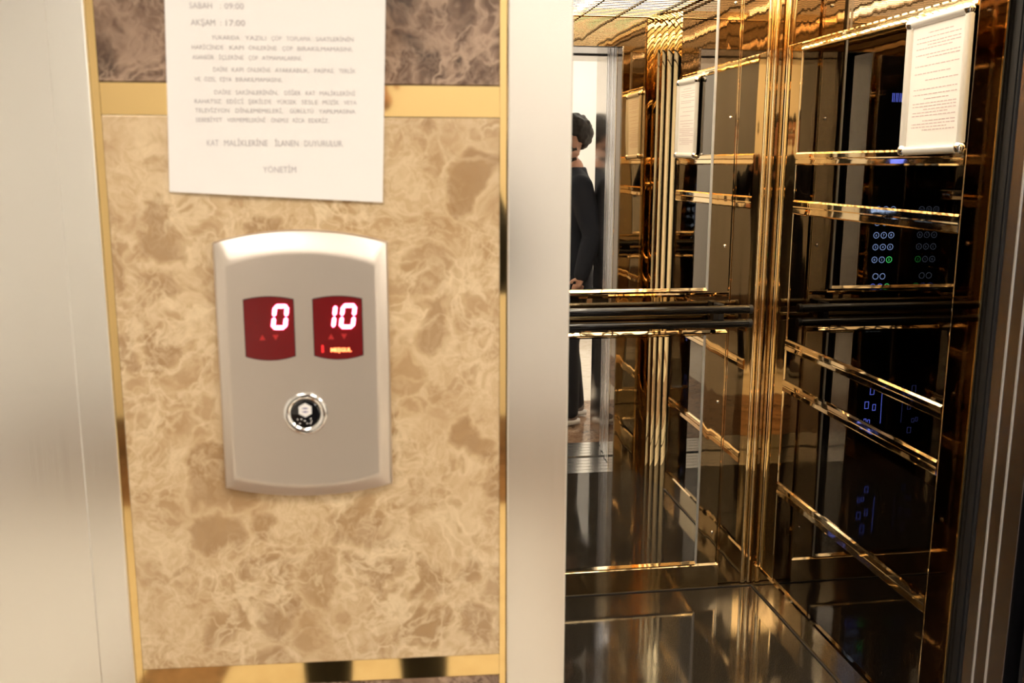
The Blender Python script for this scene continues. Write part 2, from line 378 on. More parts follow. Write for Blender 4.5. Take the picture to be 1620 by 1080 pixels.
# ================================================================== NOTICE SHEET
ns = tag(wthing('notice_sheet'), 'white printed paper notice taped to the marble above the call panel', 'notice')
corner = {'bl':(-.1944,1.4118), 'br':(.0125,1.4014), 'tl':(-.1840,1.7085), 'tr':(.0230,1.6985)}
bm_ = bmesh.new(); nx, nz = 24, 30; g = []
for j in range(nz+1):
    b = j/nz; row = []
    for i in range(nx+1):
        a = i/nx
        x = (1-b)*((1-a)*corner['bl'][0]+a*corner['br'][0]) + b*((1-a)*corner['tl'][0]+a*corner['tr'][0])
        z = (1-b)*((1-a)*corner['bl'][1]+a*corner['br'][1]) + b*((1-a)*corner['tl'][1]+a*corner['tr'][1])
        lift = .0035*(1-b)**4*(.35+.65*a) + .0012*math.sin(a*5)*(1-b)**3
        row.append(bm_.verts.new((x, -.0052-abs(lift), z)))
    g.append(row)
for j in range(nz):
    for i in range(nx): bm_.faces.new((g[j][i], g[j][i+1], g[j+1][i+1], g[j+1][i]))
me = bpy.data.meshes.new('sheet'); bm_.to_mesh(me); bm_.free(); me.materials.append(PAPER)
sh = bpy.data.objects.new('sheet', me); C.objects.link(sh); sh.parent = ns
so = sh.modifiers.new('thickness', 'SOLIDIFY'); so.thickness = .00025; so.offset = 1
def lift_at(x, z):
    b = max(0., (z-1.4066)/.2971); a = (x+.1944)/.2069
    return -.0056-abs(.0035*(1-b)**4*(.35+.65*a) + .0012*math.sin(a*5)*(1-b)**3)
def zl(y): return 1.5859 - (y-10)*(1.5859-1.4334)/258.  # row height in the photograph -> height on the wall
lines = []
def words(ws, xl, xr, z, ch):
    """justified row: words spread between xl and xr"""
    n = sum(len(s) for s in ws); gap = .30 if len(ws) > 1 else 0
    cw = min((xr-xl)/(n + 1.1*(len(ws)-1)), .00345*ch/.0038); tot = cw*n; gp = (xr-xl-tot)/max(1, len(ws)-1)
    x = xl
    for s in ws: lines.append((s, x, z, ch, cw*len(s)*.94)); x += cw*len(s)+gp
XLt, XRt, IND = -.1655, -.0100, -.1465
lines += [('SABAH', -.1655, zl(9), .0056, .0210), (':', -.1370, zl(9), .0050, None), ('09:00', -.1330, zl(9), .0056, .0180),
          ('AKŞAM', -.1650, zl(35), .0056, .0225), (':', -.1375, zl(35), .0050, None), ('17:00', -.1325, zl(35), .0056, .0180)]
ch = .0040
words('YUKARIDA YAZILI ÇÖP TOPLAMA SAATLERİNİN'.split(), IND, XRt, zl(58), ch)
words('HARİCİNDE KAPI ÖNLERİNE ÇÖP BIRAKILMAMASINI,'.split(), XLt, XRt, zl(73.5), ch)
words('ASANSÖR İÇLERİNE ÇÖP ATMAMALARINI,'.split(), XLt, -.0600, zl(89), ch)
words('DAİRE KAPI ÖNLERİNE AYAKKABILIK, PASPAS, TERLİK'.split(), IND, XRt, zl(108), ch)
words('VE ÖZEL EŞYA BIRAKILMAMASINI,'.split(), XLt+.001, -.0790, zl(123.5), ch)
words('DAİRE SAKİNLERİNİN, DİĞER KAT MALİKLERİNİ'.split(), IND, XRt, zl(144), ch)
words('RAHATSIZ EDİCİ ŞEKİLDE YÜKSEK SESLE MÜZİK VEYA'.split(), XLt, XRt, zl(158.5), ch)
words('TELEVİZYON DİNLEMEMELERİ, GÜRÜLTÜ YAPILMASINA'.split(), XLt, XRt, zl(173), ch)
words('SEBEBİYET VERMEMELERİNİ ÖNEMLE RİCA EDERİZ.'.split(), XLt, -.0370, zl(188), ch)
words('KAT MALİKLERİNE İLANEN DUYURULUR.'.split(), -.1560, -.0225, zl(225), .0058)
lines.append(('YÖNETİM', -.1035, zl(268), .0058, .0320))
tx = text_mesh(lines, 'printed_text', INK, ns, 0.)
for v_ in tx.data.vertices: v_.co.y = lift_at(v_.co.x, v_.co.z)
# ================================================================== THE CABIN
XW, YB, XLW, YFR, CZ = 1.29, 2.932, .07, 1.66, 2.07
t = tag(empty('floor_cabin'), 'polished dark speckled granite floor of the lift cabin', 'floor', kind='structure')
MB().box(XLW, XW, YFR, YB, -.03, 0).build('granite_slab', GRAN, t)
t = tag(empty('door_sill'), 'grooved aluminium threshold between lobby floor and cabin floor', 'door sill')
m = MB().box(.0, 1.60, 1.43, 1.66, -.05, -.004)
for k in range(5): m.box(.0, 1.60, 1.433+k*.046, 1.474+k*.046, -.004, 0)
m.build('car_sill', STEEL2, t)
m = MB().box(.0, 1.60, 1.172, 1.40, -.05, -.004)
for k in range(5): m.box(.0, 1.60, 1.173+k*.046, 1.214+k*.046, -.004, 0)
m.build('landing_sill', STEEL2, t)

TR = [(1.773,1.800),(1.438,1.476),(1.289,1.333),(.863,.899),(.729,.767),(.384,.428)]
def trim_profile(xw, sgn, z0, z1, th=.007):
    """slim trim: bevelled top and bottom edges; outline in (x, z)"""
    h = z1-z0; e = .005
    return [(xw, z0), (xw+sgn*th*.55, z0+.001), (xw+sgn*th, z0+e), (xw+sgn*th*.8, z0+h*.42), (xw+sgn*th*.8, z0+h*.50), (xw+sgn*th, z0+h*.58), (xw+sgn*th, z1-e), (xw+sgn*th*.4, z1), (xw, z1)]
def side_wall(name, xw, sgn, label):
    """a long cabin wall: smoked glass panels between gold trims, gold flutes at both ends. sgn: inward x direction"""
    t = tag(empty(name), label, 'wall', kind='structure')
    def bx(a, b, *r, **k):  # a, b: distance inwards from the wall plane
        x0, x1 = sorted((xw+sgn*a, xw+sgn*b)); return (x0, x1, *r)
    MB().box(*bx(-.03, -.004, YFR, YB, 0, 2.16)).build('backing', SEAM, t)
    zs = [(.0,.384)] + [(TR[i][1], TR[i-1][0]) for i in range(5, 0, -1)]
    for z0, z1 in [(.089,.384),(.428,.729),(.767,.863),(.899,1.289),(1.333,1.438),(1.476,1.773)]:
        MB().box(*bx(-.004, 0, 1.93, 2.765, z0, z1)).build('glass_panel', SMOKE, t)
    MB().box(*bx(-.004, .001, YFR, YB, 1.800, CZ)).build('frieze', FRIEZE, t, label='bronze mirror band under the cabin ceiling')
    for z0, z1 in TR:
        MB().prism(trim_profile(xw, sgn, z0, z1), 'y', 1.932, 2.768).build('gold_trim', GOLDT, t, label='horizontal polished gold trim across the dark glass')
    MB().prism([(xw, 0), (xw+sgn*.010, 0), (xw+sgn*.010, .083), (xw+sgn*.006, .089), (xw, .089)], 'y', 1.932, 2.915).build('skirting', GOLDT, t)
    MB().box(*bx(.0105, .015, 1.932, 2.910, 0, .003)).build('floor_joint', RUBBER, t)
    # far corner: flat gold strip, then two slim ribs
    MB().box(*bx(-.002, .004, 2.770, 2.864, .0, 1.80, .0015)).build('gold_flute', GOLD, t)
    for y0, y1 in ((2.874,2.902),):
        MB().prism(rib(xw, sgn, y0, y1, .004), 'z', 0, CZ).build('gold_flute', GOLD, t, smooth='auto')
    MB().box(*bx(-.004, .0005, 2.765, YB, 0, CZ)).build('corner_sheet', BRONZE, t)
    # near corner: a slightly splayed column of five shallow flutes
    A, Bq = Vector((0, 1.935)), Vector((.068, YFR+.001))
    dq = (Bq-A)/5; nq = Vector((dq.y, -dq.x)).normalized()
    if nq.x < 0: nq = -nq
    for k in range(5 if sgn < 0 else 0):
        p0 = A+dq*(k+.04); p1 = A+dq*(k+.96); pts = [(xw, p0.y)]
        for i in range(9):
            q = p0.lerp(p1, i/8)+nq*(.0026*i/8+.0016*math.sin(math.pi*i/8)+.001); pts.append((xw+sgn*q.x, q.y))
        pts.append((xw, p1.y)); MB().prism(pts, 'z', 0, CZ).build('gold_flute', GOLD, t, smooth='auto')
    MB().box(*bx(-.004, .0005, YFR, 1.93, 0, CZ)).build('corner_sheet', BRONZE if sgn < 0 else SMOKE, t)
    return t
def rib(xw, sgn, y0, y1, d=.009, n=8):
    pts = [(xw, y0)]
    for i in range(n+1):
        a = math.pi*i/n; pts.append((xw+sgn*(.002+d*math.sin(a)**.7), (y0+y1)/2-(y1-y0)/2*math.cos(a)))
    pts.append((xw, y1)); return pts
side_wall('wall_right', XW, -1, 'right cabin wall of smoked mirror glass crossed by gold trims')
side_wall('wall_left', XLW, 1, 'left cabin wall of smoked mirror glass crossed by gold trims')

# ---- back wall
t = tag(empty('wall_back'), 'back wall of the lift cabin in bronze mirror steel around a silver mirror', 'wall', kind='structure')
MB().box(XLW, XW, YB+.004, YB+.03, 0, 2.16).build('backing', SEAM, t)
for (a, b) in ((1.160,1.2425), (XLW+.0475, .200)):
    MB().box(a, b, YB-.001, YB+.004, 0, CZ).build('bronze_panel', BRONZE, t)
for (a, b) in ((1.082,1.150), (.210,.278)):
    MB().box(a, b, YB-.006, YB+.004, .089, CZ).build('bronze_panel', BRONZE, t)
    for z in (.20, .66, 1.18, 1.585, 1.93): MB().sph((b-.018 if a > .6 else a+.018, YB-.007, z), .0055, (1,.6,1), 12).build('screw', CHROME, t, smooth=True)
for a, b in ((1.1505,1.1545),(1.1565,1.1595),(.2005,.2035),(.2055,.2095)):
    MB().box(a, b, YB-.011, YB+.003, 0, CZ, .001).build('gold_edging', GOLD, t)
for x0, x1 in ((1.244,1.262),(1.268,1.284),(XLW+.006,XLW+.022),(XLW+.028,XLW+.046)):
    m = MB(); pts = [(x0, YB)] + [((x0+x1)/2-(x1-x0)/2*math.cos(math.pi*i/8), YB-.002-.003*math.sin(math.pi*i/8)**.7) for i in range(9)] + [(x1, YB)]
    m.prism(pts, 'z', 0, CZ).build('gold_flute', GOLD, t, smooth='auto')
MB().box(XLW, XW, YB, YB+.004, 0, CZ).build('corner_sheet', BRONZE, t)
MB().prism([(YB-.014, 0), (YB-.014, .083), (YB-.008, .089), (YB, .089), (YB, 0)], 'x', .205, 1.155).build('skirting', GOLDT, t)
MB().box(.205, XW, YB-.019, YB-.0135, 0, .003).build('floor_joint', RUBBER, t)
# band that carries the handrail
MB().prism([(YB+.001,.893),(YB-.011,.893),(YB-.013,.897),(YB-.006,.905),(YB-.006,1.016),(YB-.013,1.024),(YB-.011,1.029),(YB+.001,1.029)], 'x', .205, 1.1500).build('handrail_band', BRONZE, t)
MB().prism([(YB-.006,1.0292),(YB-.012,1.0292),(YB-.012,1.0312),(YB-.006,1.0320)], 'x', .205, 1.153).build('gold_edging', GOLDT, t)
MB().prism([(YB-.006,.8925),(YB-.012,.8925),(YB-.012,.8905),(YB-.006,.8895)], 'x', .205, 1.153).build('gold_edging', GOLDT, t)

# ---- mirrors
def mirror(z0, z1, label):
    t = tag(empty('mirror', (.68, YB, z0)), label, 'mirror'); h = z1-z0
    MB().box(-.394, .394, -.0095, -.0065, .004, h-.002).build('mirror_glass', MIRROR, t)
    for s in (-1, 1): MB().box(*sorted((s*.392, s*.3995)), -.0125, -.0062, 0, h, .0012).build('side_bead', ALU, t)
    m = MB().prism([(-.0105,.010),(-.0150,.001),(-.0062,.001),(-.0062,.010)], 'x', -.394, .394)
    m.build('bottom_bead', GOLDT, t)
    return t
mirror(1.0350, CZ-.003, 'tall silver mirror above the black handrail on the cabin back wall')
mirror(.0900, .8875, 'silver mirror below the black handrail, reaching down to the skirting')

# ---- handrail
t = tag(empty('handrail', (.68, YB, .957)), 'pair of black lacquered round rails across the cabin back wall', 'handrail')
for z in (.0235, -.0225):
    rl = MB().cyl((-.53,-.062,z), (.53,-.062,z), .0135, n=28).build('rail', BLACKP, t, smooth='auto')
    for s in (-1, 1): MB().cyl((s*.52,-.062,z), (s*.5315,-.062,z), .0142, n=28).build('end_cap', RUBBER, rl, smooth='auto')
for x in (-.43, .43):
    MB().box(x-.010, x+.010, -.058, -.012, -.040, .040, .002).build('bracket', RUBBER, t)
    MB().cyl((x,-.016,0), (x,-.0055,0), .022).build('bracket_plate', BRONZE, t, smooth='auto')

# ---- front returns, header and doorway of the cabin
t = tag(empty('wall_cabin_front'), 'front wall of the lift cabin in bronze mirror steel beside the doorway', 'wall', kind='structure')
MB().box(1.115, XW, YFR-.004, YFR, 0, CZ).build('bronze_panel', BRONZE, t)
MB().box(XLW, .295, YFR-.004, YFR, 0, CZ).build('bronze_panel', BRONZE, t)
MB().box(.295, 1.115, YFR-.004, YFR, 1.945, CZ).build('header_panel', BRONZE, t)
MB().box(1.115, XW+.03, YFR-.083, YFR-.006, 0, 2.16).build('backing', SEAM, t)
MB().box(XLW-.03, .295, YFR-.15, YFR-.006, 0, 2.16).build('backing', SEAM, t)
MB().box(.295, 1.115, YFR-.083, YFR-.006, 1.95, 2.16).build('backing', SEAM, t)
MB().box(1.108, 1.114, YFR-.080, YFR, 0, 1.945, .001).build('door_cheek', CHEEK, t)
MB().box(.296, .302, YFR-.155, YFR, 0, 1.945, .001).build('door_cheek', STEEL, t)
MB().box(1.1065, 1.1095, YFR-.084, YFR-.080, 0, 1.945).build('gold_edging', GOLD, t)
MB().box(1.1085, 1.1145, YFR-.003, YFR+.002, 0, 1.945, .001).build('steel_edging', EDGE, t)
MB().box(.292, .302, YFR-.005, YFR+.008, 0, 1.945, .001).build('steel_edging', EDGE, t)
for x in ():
    m = MB(); m.prism([(x-.012, YFR)] + [(x-.012*math.cos(math.pi*i/8), YFR+.002+.010*math.sin(math.pi*i/8)**.7) for i in range(9)] + [(x+.012, YFR)], 'z', 0, CZ)
    if x > .5: m.build('gold_flute', GOLD, t, smooth='auto')
    else: m.bm.free()

# telescopic doors parked behind the right post
t = tag(empty('door_2'), 'open telescopic lift doors of dark brushed steel parked at the right edge', 'lift door', kind='structure')
def leaf(x, y0, y1, nm):
    p = MB().box(x, x+.47, y0, y1, .005, 1.97, .001).build(nm, STEELD, t)
    for f in (.39, .70): MB().box(x-.0015, x+.001, y0+(y1-y0)*f-.0022, y0+(y1-y0)*f+.0022, .005, 1.97, .0006).build('edge_rib', ALU, p)
    MB().box(x-.003, x+.004, y1+.0002, y1+.005, .005, 1.97, .001).build('rubber_seal', RUBBER, p)
leaf(1.120, 1.430, 1.545, 'car_door')
leaf(1.135, 1.300, 1.400, 'landing_door')
leaf(1.150, 1.22, 1.27, 'landing_door')
MB().box(1.116, 1.6, 1.552, 1.570, 0, 1.97).build('gap_cover', RUBBER, t)
# shaft-side surfaces closing the gap between landing and car
struct('wall_shaft_right', MB().box(1.60, 1.66, 1.16, 1.66, -.05, 2.2), SEAM)
struct('wall_shaft_left', MB().box(-.06, 0, 1.23, 1.66, -.05, 2.2), STEELD)
struct('ceiling_shaft', MB().box(0, 1.60, 1.21, 1.50, 1.965, 2.05), STEELD)

# ---- cabin ceiling
t = tag(empty('cabin_ceiling_lamp', (.68, 2.296, CZ)), 'bright cabin ceiling of lit diffuser behind a dark metal louvre grid', 'ceiling lamp')
MB().box(-.61, .61, -.636, .636, .030, .045).build('diffuser', DIFF, t)
for x in (-.22, .22): MB().cyl((x,-.58,.018), (x,.58,.018), .010, n=12).build('light_tube', TUBE, t, smooth='auto')
m = MB()
for k in range(31):
    y = -.60+k*.040; m.box(-.61, .61, y-.0045, y+.0045, 0, .003)
m.build('louvre_slats', LOUVRE, t)
m = MB()
for k in range(8):
    x = -.56+k*.16; m.box(x-.004, x+.004, -.636, .636, -.004, .004)
m.build('louvre_ribs', LOUVRE, t)
m = MB()
for s in (-1, 1): m.box(*sorted((s*.598, s*.61)), -.636, .636, -.003, .030).box(-.598, .598, *sorted((s*.624, s*.636)), -.003, .030)
m.build('rim', GOLD, t)

# ================================================================== NOTICE FRAME on the right wall (local: x towards the doorway, y out of the wall, z up)
nf = tag(empty('framed_notice', (XW-.0075, 2.057, 1.6215)), 'pale snap frame with rounded corners holding a printed notice on the dark glass', 'notice frame')
nf.rotation_euler = (math.radians(-1.0), 0, 0)
W2, H2, fw = .124, .157, .021
def halfround(a, b, axis):
    """frame bar with a domed section between two points in the (y, z) plane"""
    m = MB(); pts = []
    for i in range(9):
        q = math.pi*i/8; pts.append((-fw/2*math.cos(q), -.002-.011*math.sin(q)**.8))
    pts = [(-fw/2, 0)] + pts + [(fw/2, 0)]
    if axis == 'z': m.prism([(d, p) for p, d in pts], 'z', -1, 1)
    return m
def bar(horizontal, c, half):
    pts = [(-fw/2, 0)] + [(-fw/2*math.cos(math.pi*i/8), -.002-.011*math.sin(math.pi*i/8)**.8) for i in range(9)] + [(fw/2, 0)]
    m = MB()
    if horizontal: m.prism([(d, c+p) for p, d in pts], 'y', -half, half)
    else: m.prism([(d, c+p) for p, d in pts], 'z', -half, half)
    return m
for s in (-1, 1):
    bar(True, s*(H2-fw/2), W2-.022).build('frame_bar', FRAMEW, nf, smooth='auto')
    bar(False, s*(W2-fw/2), H2-.022).build('frame_bar', FRAMEW, nf, smooth='auto')
    for u in (-1, 1):
        m = MB().sph((-.005, s*(W2-.0115), u*(H2-.0115)), .0140, (.88,1,1), 20)
        m.build('corner_cap', CHROME, nf, smooth=True)
MB().box(-.003, 0, -W2+.006, W2-.006, -H2+.006, H2-.006).build('printed_sheet', PAPER, nf)
# small print: rows of words, too small to read in the photograph, grey turning pinkish
def small_print():
    m = MB(); rnd = random.Random(5); rows = [.118,.108,.098,.091,.084,.070,.063,.045,.028,.012,-.008,-.020,-.030,-.040,-.047,-.054,-.061,-.068,-.080,-.087,-.094,-.101]
    for k, z in enumerate(rows):
        y = -.085 if k % 4 else -.055; end = .085 if k % 3 else .040
        while y < end:
            w_ = rnd.uniform(.006, .018); m.box(-.0034, -.0030, y, min(y+w_, end), z-.0010, z+.0010); y += w_+.0035
    return m
small_print().build('fine_print', INKP, nf)

# ================================================================== CONTROL PANEL inside the cabin, left of the doorway
co = tag(empty('control_panel', (.175, YFR, 0)), 'black glass lift control panel with glowing blue floor buttons left of the doorway', 'control panel')
MB().box(-.080, .080, .0005, .010, .09, 1.93, .001).build('panel_plate', BLACKG, co)
for x in (-.083, .083):
    MB().box(x-.003, x+.003, 0, .013, .09, 1.93, .001).build('side_strip', EDGE, co)
m = MB()
for k in range(3):
    for dx in (-.0055, .0025): m.box(.016-.018*k+dx-.005, .016-.018*k+dx-.002, .0101, .0107, 1.725, 1.765)
m.build('floor_readout', LEDB, co)
def glyphs(s, x, z, ch_, m_):
    """characters on the cabin side face +y, so they are turned about the vertical axis"""
    o = text_mesh([(s, 0, 0, ch_, None)], 'numeral', m_, co, 0); xs = [v.co.x for v in o.data.vertices]
    cxm = (max(xs)+min(xs))/2
    for v in o.data.vertices: v.co = Vector((x-(v.co.x-cxm), .0104+abs(v.co.y)*.5, z+v.co.z))
    return o
rows = [(1.233,'789' ,0),(1.172,'456',0),(1.113,'123',0),(1.057,'789',0),(.997,'123',1)]
num = iter(['12','13','14','9','10','11','6','7','8','3','4','5','0','1','2'])
for z, _, green in rows:
    for k in range(3):
        x = .055-.037*k-.012; mm_ = LEDG if (green and k == 2) else LEDC
        b_ = MB().ring((x, .0106, z), .0135, .0012, 28, 6).build('floor_button', mm_, co, smooth=True)
        g_ = glyphs(next(num), x, z, .011, mm_); g_.parent = b_
for k, (x, z, g_, mm_) in enumerate([(.032,.918,'<>',LEDC),(-.004,.918,'><',LEDC),(.043,.868,'!',LEDB),(.006,.868,'*',LEDB),(-.031,.868,'*',LEDG)]):
    b_ = MB().ring((x, .0106, z), .0135, .0012, 28, 6).build('floor_button' if k < 2 else 'service_button', mm_, co, smooth=True)
# the blue outline figure low on the panel
m = MB()
def frame2(x, z, w_, h_, th=.0022):
    m.box(x-w_/2, x+w_/2, .0101, .0107, z-h_/2, z-h_/2+th).box(x-w_/2, x+w_/2, .0101, .0107, z+h_/2-th, z+h_/2)
    m.box(x-w_/2, x-w_/2+th, .0101, .0107, z-h_/2+th, z+h_/2-th).box(x+w_/2-th, x+w_/2, .0101, .0107, z-h_/2+th, z+h_/2-th)
frame2(.005, .357, .022, .040); frame2(.028, .285, .022, .036); frame2(-.012, .272, .017, .032); frame2(.032,.205,.014,.022); frame2(.012,.200,.014,.022); frame2(-.004,.150,.020,.030)
m.box(-.051, -.049, .0101, .0107, .19, .375)
m.build('logo_outline', LEDB, co)

# ================================================================== PEOPLE
def bake(o):
    dg = bpy.context.evaluated_depsgraph_get(); me = bpy.data.meshes.new_from_object(o.evaluated_get(dg)); return me
def skin_tree(joints, edges, root):
    """joints: name -> ((x,y,z), rx, ry)"""
    names = list(joints); me = bpy.data.meshes.new('s'); me.from_pydata([joints[n][0] for n in names], [(names.index(a), names.index(b)) for a, b in edges], [])
    o = bpy.data.objects.new('s', me); C.objects.link(o); md = o.modifiers.new('skin', 'SKIN'); md.use_smooth_shade = True
    for i, n in enumerate(names):
        sv = me.skin_vertices[0].data[i]; sv.radius = (joints[n][1], joints[n][2]); sv.use_root = (n == root)
    ss = o.modifiers.new('sub', 'SUBSURF'); ss.levels = 2; ss.render_levels = 2
    out = bake(o); bpy.data.objects.remove(o); return out
def merged(name, meshes, material, parent, voxel=None, smooth=2):
    b = bmesh.new()
    for m_ in meshes: b.from_mesh(m_)
    me = bpy.data.meshes.new(name); b.to_mesh(me); b.free(); me.materials.clear(); me.materials.append(material)
    for p in me.polygons: p.use_smooth = True; p.material_index = 0
    o = bpy.data.objects.new(name, me); C.objects.link(o); o.parent = parent
    if voxel:
        r_m = o.modifiers.new('remesh', 'REMESH'); r_m.mode = 'VOXEL'; r_m.voxel_size = voxel; r_m.use_smooth_shade = True
        s_m = o.modifiers.new('smooth', 'SMOOTH'); s_m.iterations = smooth
        m2 = bake(o); o.modifiers.clear(); o.data = m2; m2.materials.clear(); m2.materials.append(material)
        for p in m2.polygons: p.use_smooth = True; p.material_index = 0
    return o
def mesh_of(mb):
    bmesh.ops.recalc_face_normals(mb.bm, faces=mb.bm.faces); me = bpy.data.meshes.new('x'); mb.bm.to_mesh(me); mb.bm.free(); return me
def xf(me, mt): me.transform(mt); return me

def head_mesh():
    """head facing -y, chin at z=0, top at .225; centre of skull at the origin's axis"""
    b = MB(); b.sph((0, .012, .145), 1, (.076, .096, .085), 24); b.sph((0,-.012,.075), 1, (.058,.070,.072), 20); b.sph((0,-.052,.020), 1, (.026,.024,.022), 14)
    b.sph((0,-.080,.126), 1, (.050,.018,.012), 14); b.cyl((0,-.078,.118), (0,-.104,.080), .007, .012, 12); b.sph((0,-.099,.079), 1, (.015,.014,.011), 12)
    b.sph((0,-.078,.045), 1, (.024,.012,.011), 12)
    for s in (-1, 1):
        b.sph((s*.046,-.060,.085), 1, (.020,.020,.018), 12); b.sph((s*.077,.010,.098), 1, (.009,.019,.031), 14); b.sph((s*.050,.0,.045), 1, (.018,.045,.022), 12)
    return mesh_of(b)
def hand_chain(J, E, wrist, d, palm_n, thumb_side, tag_, curl=.5, size=1.):
    """five-fingered hand: d forearm direction, palm_n direction the palm faces, thumb_side towards the thumb"""
    d, n_, s_ = Vector(d).normalized(), Vector(palm_n).normalized(), Vector(thumb_side).normalized(); w0 = Vector(wrist)
    J[tag_+'palm'] = (w0+d*.035*size, .016, .030); E.append((tag_+'wrist', tag_+'palm'))
    J[tag_+'kn'] = (w0+d*.075*size, .013, .034); E.append((tag_+'palm', tag_+'kn'))
    fingers = []
    for k, (off, ln) in enumerate(((.027,.072),(.009,.082),(-.009,.076),(-.026,.060))):
        base = w0+d*.078*size+s_*off; c = curl*(1+.12*k); p = base; ang = .25*c; pts = [p - d*.03]
        pts.append(p)
        for q, fr in enumerate((.45,.32,.23)):
            dv = d*math.cos(ang)+n_*math.sin(ang); p = p+dv*ln*fr*size; pts.append(p); ang += .9*c
        fingers.append((pts, .0085))
    tb = w0+d*.025*size+s_*.028; dv = (s_*.65+d*.7+n_*.35).normalized(); p1 = tb+dv*.034; p2 = p1+(d*.85+n_*.45+s_*.1).normalized()*.032
    fingers.append(([w0+d*.02*size+s_*.012, tb, p1, p2], .0100))
    return fingers
def finger_meshes(fs):
    out = []
    for pts, r in fs:
        J = {str(i): (tuple(p), r*(1-.08*i), r*(1-.08*i)) for i, p in enumerate(pts)}
        out.append(skin_tree(J, [(str(i), str(i+1)) for i in range(len(pts)-1)], '0'))
    return out

def person(name, label, loc, rz, hgt, pose):
    """local frame: faces -y, feet on z=0; the person's right is -x"""
    t = tag(empty(name, loc, rz), label, 'person')
    k = hgt/1.72
    hd = pose.get('head', 0.)
    J = {'pel':((0,0,.93),.14,.105),'wa':((0,.005,1.06),.135,.10),'ch':((0,.0,1.24),.155,.11),'up':((0,.01,1.36),.10,.08),'nk':((0,.015,1.455),.055,.058),'hb':((0,.0,1.53),.055,.065)}
    E = [('pel','wa'),('wa','ch'),('ch','up'),('up','nk'),('nk','hb')]
    fing = []
    for s, nm in ((-1,'r'),(1,'l')):
        a = pose[nm+'arm']
        J[nm+'sh'] = ((s*.17,.015,1.385),.050,.050); J[nm+'el'] = (a[0],.046,.044); J[nm+'wrist'] = (a[1],.031,.026)
        E += [('up',nm+'sh'),(nm+'sh',nm+'el'),(nm+'el',nm+'wrist')]
        dv = Vector(a[1])-Vector(a[0]); fing += hand_chain(J, E, a[1], dv, a[2], a[3], nm, a[4])
        g = pose[nm+'leg']
        J[nm+'hip'] = ((s*.085,0,.88),.098,.10); J[nm+'kn_'] = (g[0],.062,.062); J[nm+'an'] = (g[1],.040,.043); J[nm+'toe'] = (g[2],.036,.026)
        E += [('pel',nm+'hip'),(nm+'hip',nm+'kn_'),(nm+'kn_',nm+'an'),(nm+'an',nm+'toe')]
    bodym = skin_tree(J, E, 'pel')
    hm = xf(head_mesh(), Matrix.Translation((0,-.012,1.497)) @ Matrix.Rotation(hd, 4, 'X') @ Matrix.Rotation(pose.get('turn',0.), 4, 'Z') @ Matrix.Scale(pose.get('hs',1.), 4))
    HM = Matrix.Scale(1,4)@Matrix.Translation((0,-.012,1.497)) @ Matrix.Rotation(hd, 4, 'X') @ Matrix.Rotation(pose.get('turn',0.), 4, 'Z') @ Matrix.Scale(pose.get('hs',1.), 4)
    body_o = merged('body', [bodym, hm]+finger_meshes(fing), SKIN, t, .006, 3)
    # hair and beard: many small overlapping tufts fused into one surface
    rnd = random.Random(3); b = MB(); c = MB()
    for i in range(420):
        zc = 1-2*(i+.5)/420; th = i*2.39996; rr = math.sqrt(1-zc*zc); q = Vector((rr*math.cos(th), rr*math.sin(th), zc))
        p = Vector((q.x*.073, .014+q.y*.093, .145+q.z*.083))
        if p.z > .182 or (p.z > .105 and p.y > .034) or (p.z > .136 and p.y > -.025) or (p.z > .150 and p.y > -.045) or (p.z > .060 and p.y > .058):
            b.sph(p+q*rnd.uniform(.0,.008), rnd.uniform(.011,.017), n=8)
        p2 = Vector((q.x*.058, -.014+q.y*.070, .068+q.z*.070))
        if p2.z < .078 and p2.y < .025 and not (abs(p2.x) < .024 and p2.y < -.05 and p2.z > .037) and not (p2.z > .058 and abs(p2.x) < .045): c.sph(p2+q*.002, rnd.uniform(.008,.011), n=8)
    merged('hair', [xf(mesh_of(b), HM)], HAIR, t, .006, 1)
    if pose.get('beard'): merged('beard', [xf(mesh_of(c), HM)], HAIR, t, .005, 1)
    else: c.bm.free()
    for s in (-1, 1):
        b = MB().sph((s*.030,-.0805,.112), .0115, n=12); b2 = MB().sph((s*.030,-.0905,.112), .0052, (1,.45,1), 10); b4 = MB().sph((s*.031,-.0925,.132), 1, (.016,.005,.0032), 10)
        eo = merged('eye', [xf(mesh_of(b), HM)], EYEW, t); merged('pupil', [xf(mesh_of(b2), HM)], EYED, eo); merged('eyebrow', [xf(mesh_of(b4), HM)], HAIR, t)
    b3 = MB(); b3.sph((0,-.0885,.045), 1, (.022,.006,.0065), 12)
    merged('mouth', [xf(mesh_of(b3), HM)], LIP, t)
    # clothing
    def loft(rings, n=28):
        m_ = MB(); return m_.loops([[(x+rx*math.cos(2*math.pi*i/n), y+ry*math.sin(2*math.pi*i/n), z) for i in range(n)] for x, y, z, rx, ry in rings])
    def caps(m_, pts):
        for (p, r), (q, r2) in zip(pts, pts[1:]): m_.cyl(p, q, r, r2, 20); m_.sph(p, r, n=18); m_.sph(q, r2, n=18)
    jm = loft([(0,0,.76,.165,.128),(0,0,.84,.172,.132),(0,0,.95,.168,.128),(0,.0,1.08,.160,.122),(0,0,1.22,.180,.130),(0,.005,1.32,.186,.122),(0,.012,1.395,.150,.100),(0,.015,1.43,.088,.080),(0,.015,1.475,.066,.068)])
    for s, nm in ((-1,'r'),(1,'l')):
        a = pose[nm+'arm']; e, w_ = Vector(a[0]), Vector(a[1]); sh = Vector((s*.170,.015,1.365))
        caps(jm, [(sh, .072), (sh.lerp(e,.5), .066), (e, .056), (e.lerp(w_,.5), .052), (e.lerp(w_,.95), .045)])
        jm.cyl((s*.06,.015,1.41), tuple(sh), .062, .068, 20)
    merged('jacket', [mesh_of(jm)], JACKET, t, .010, 4)
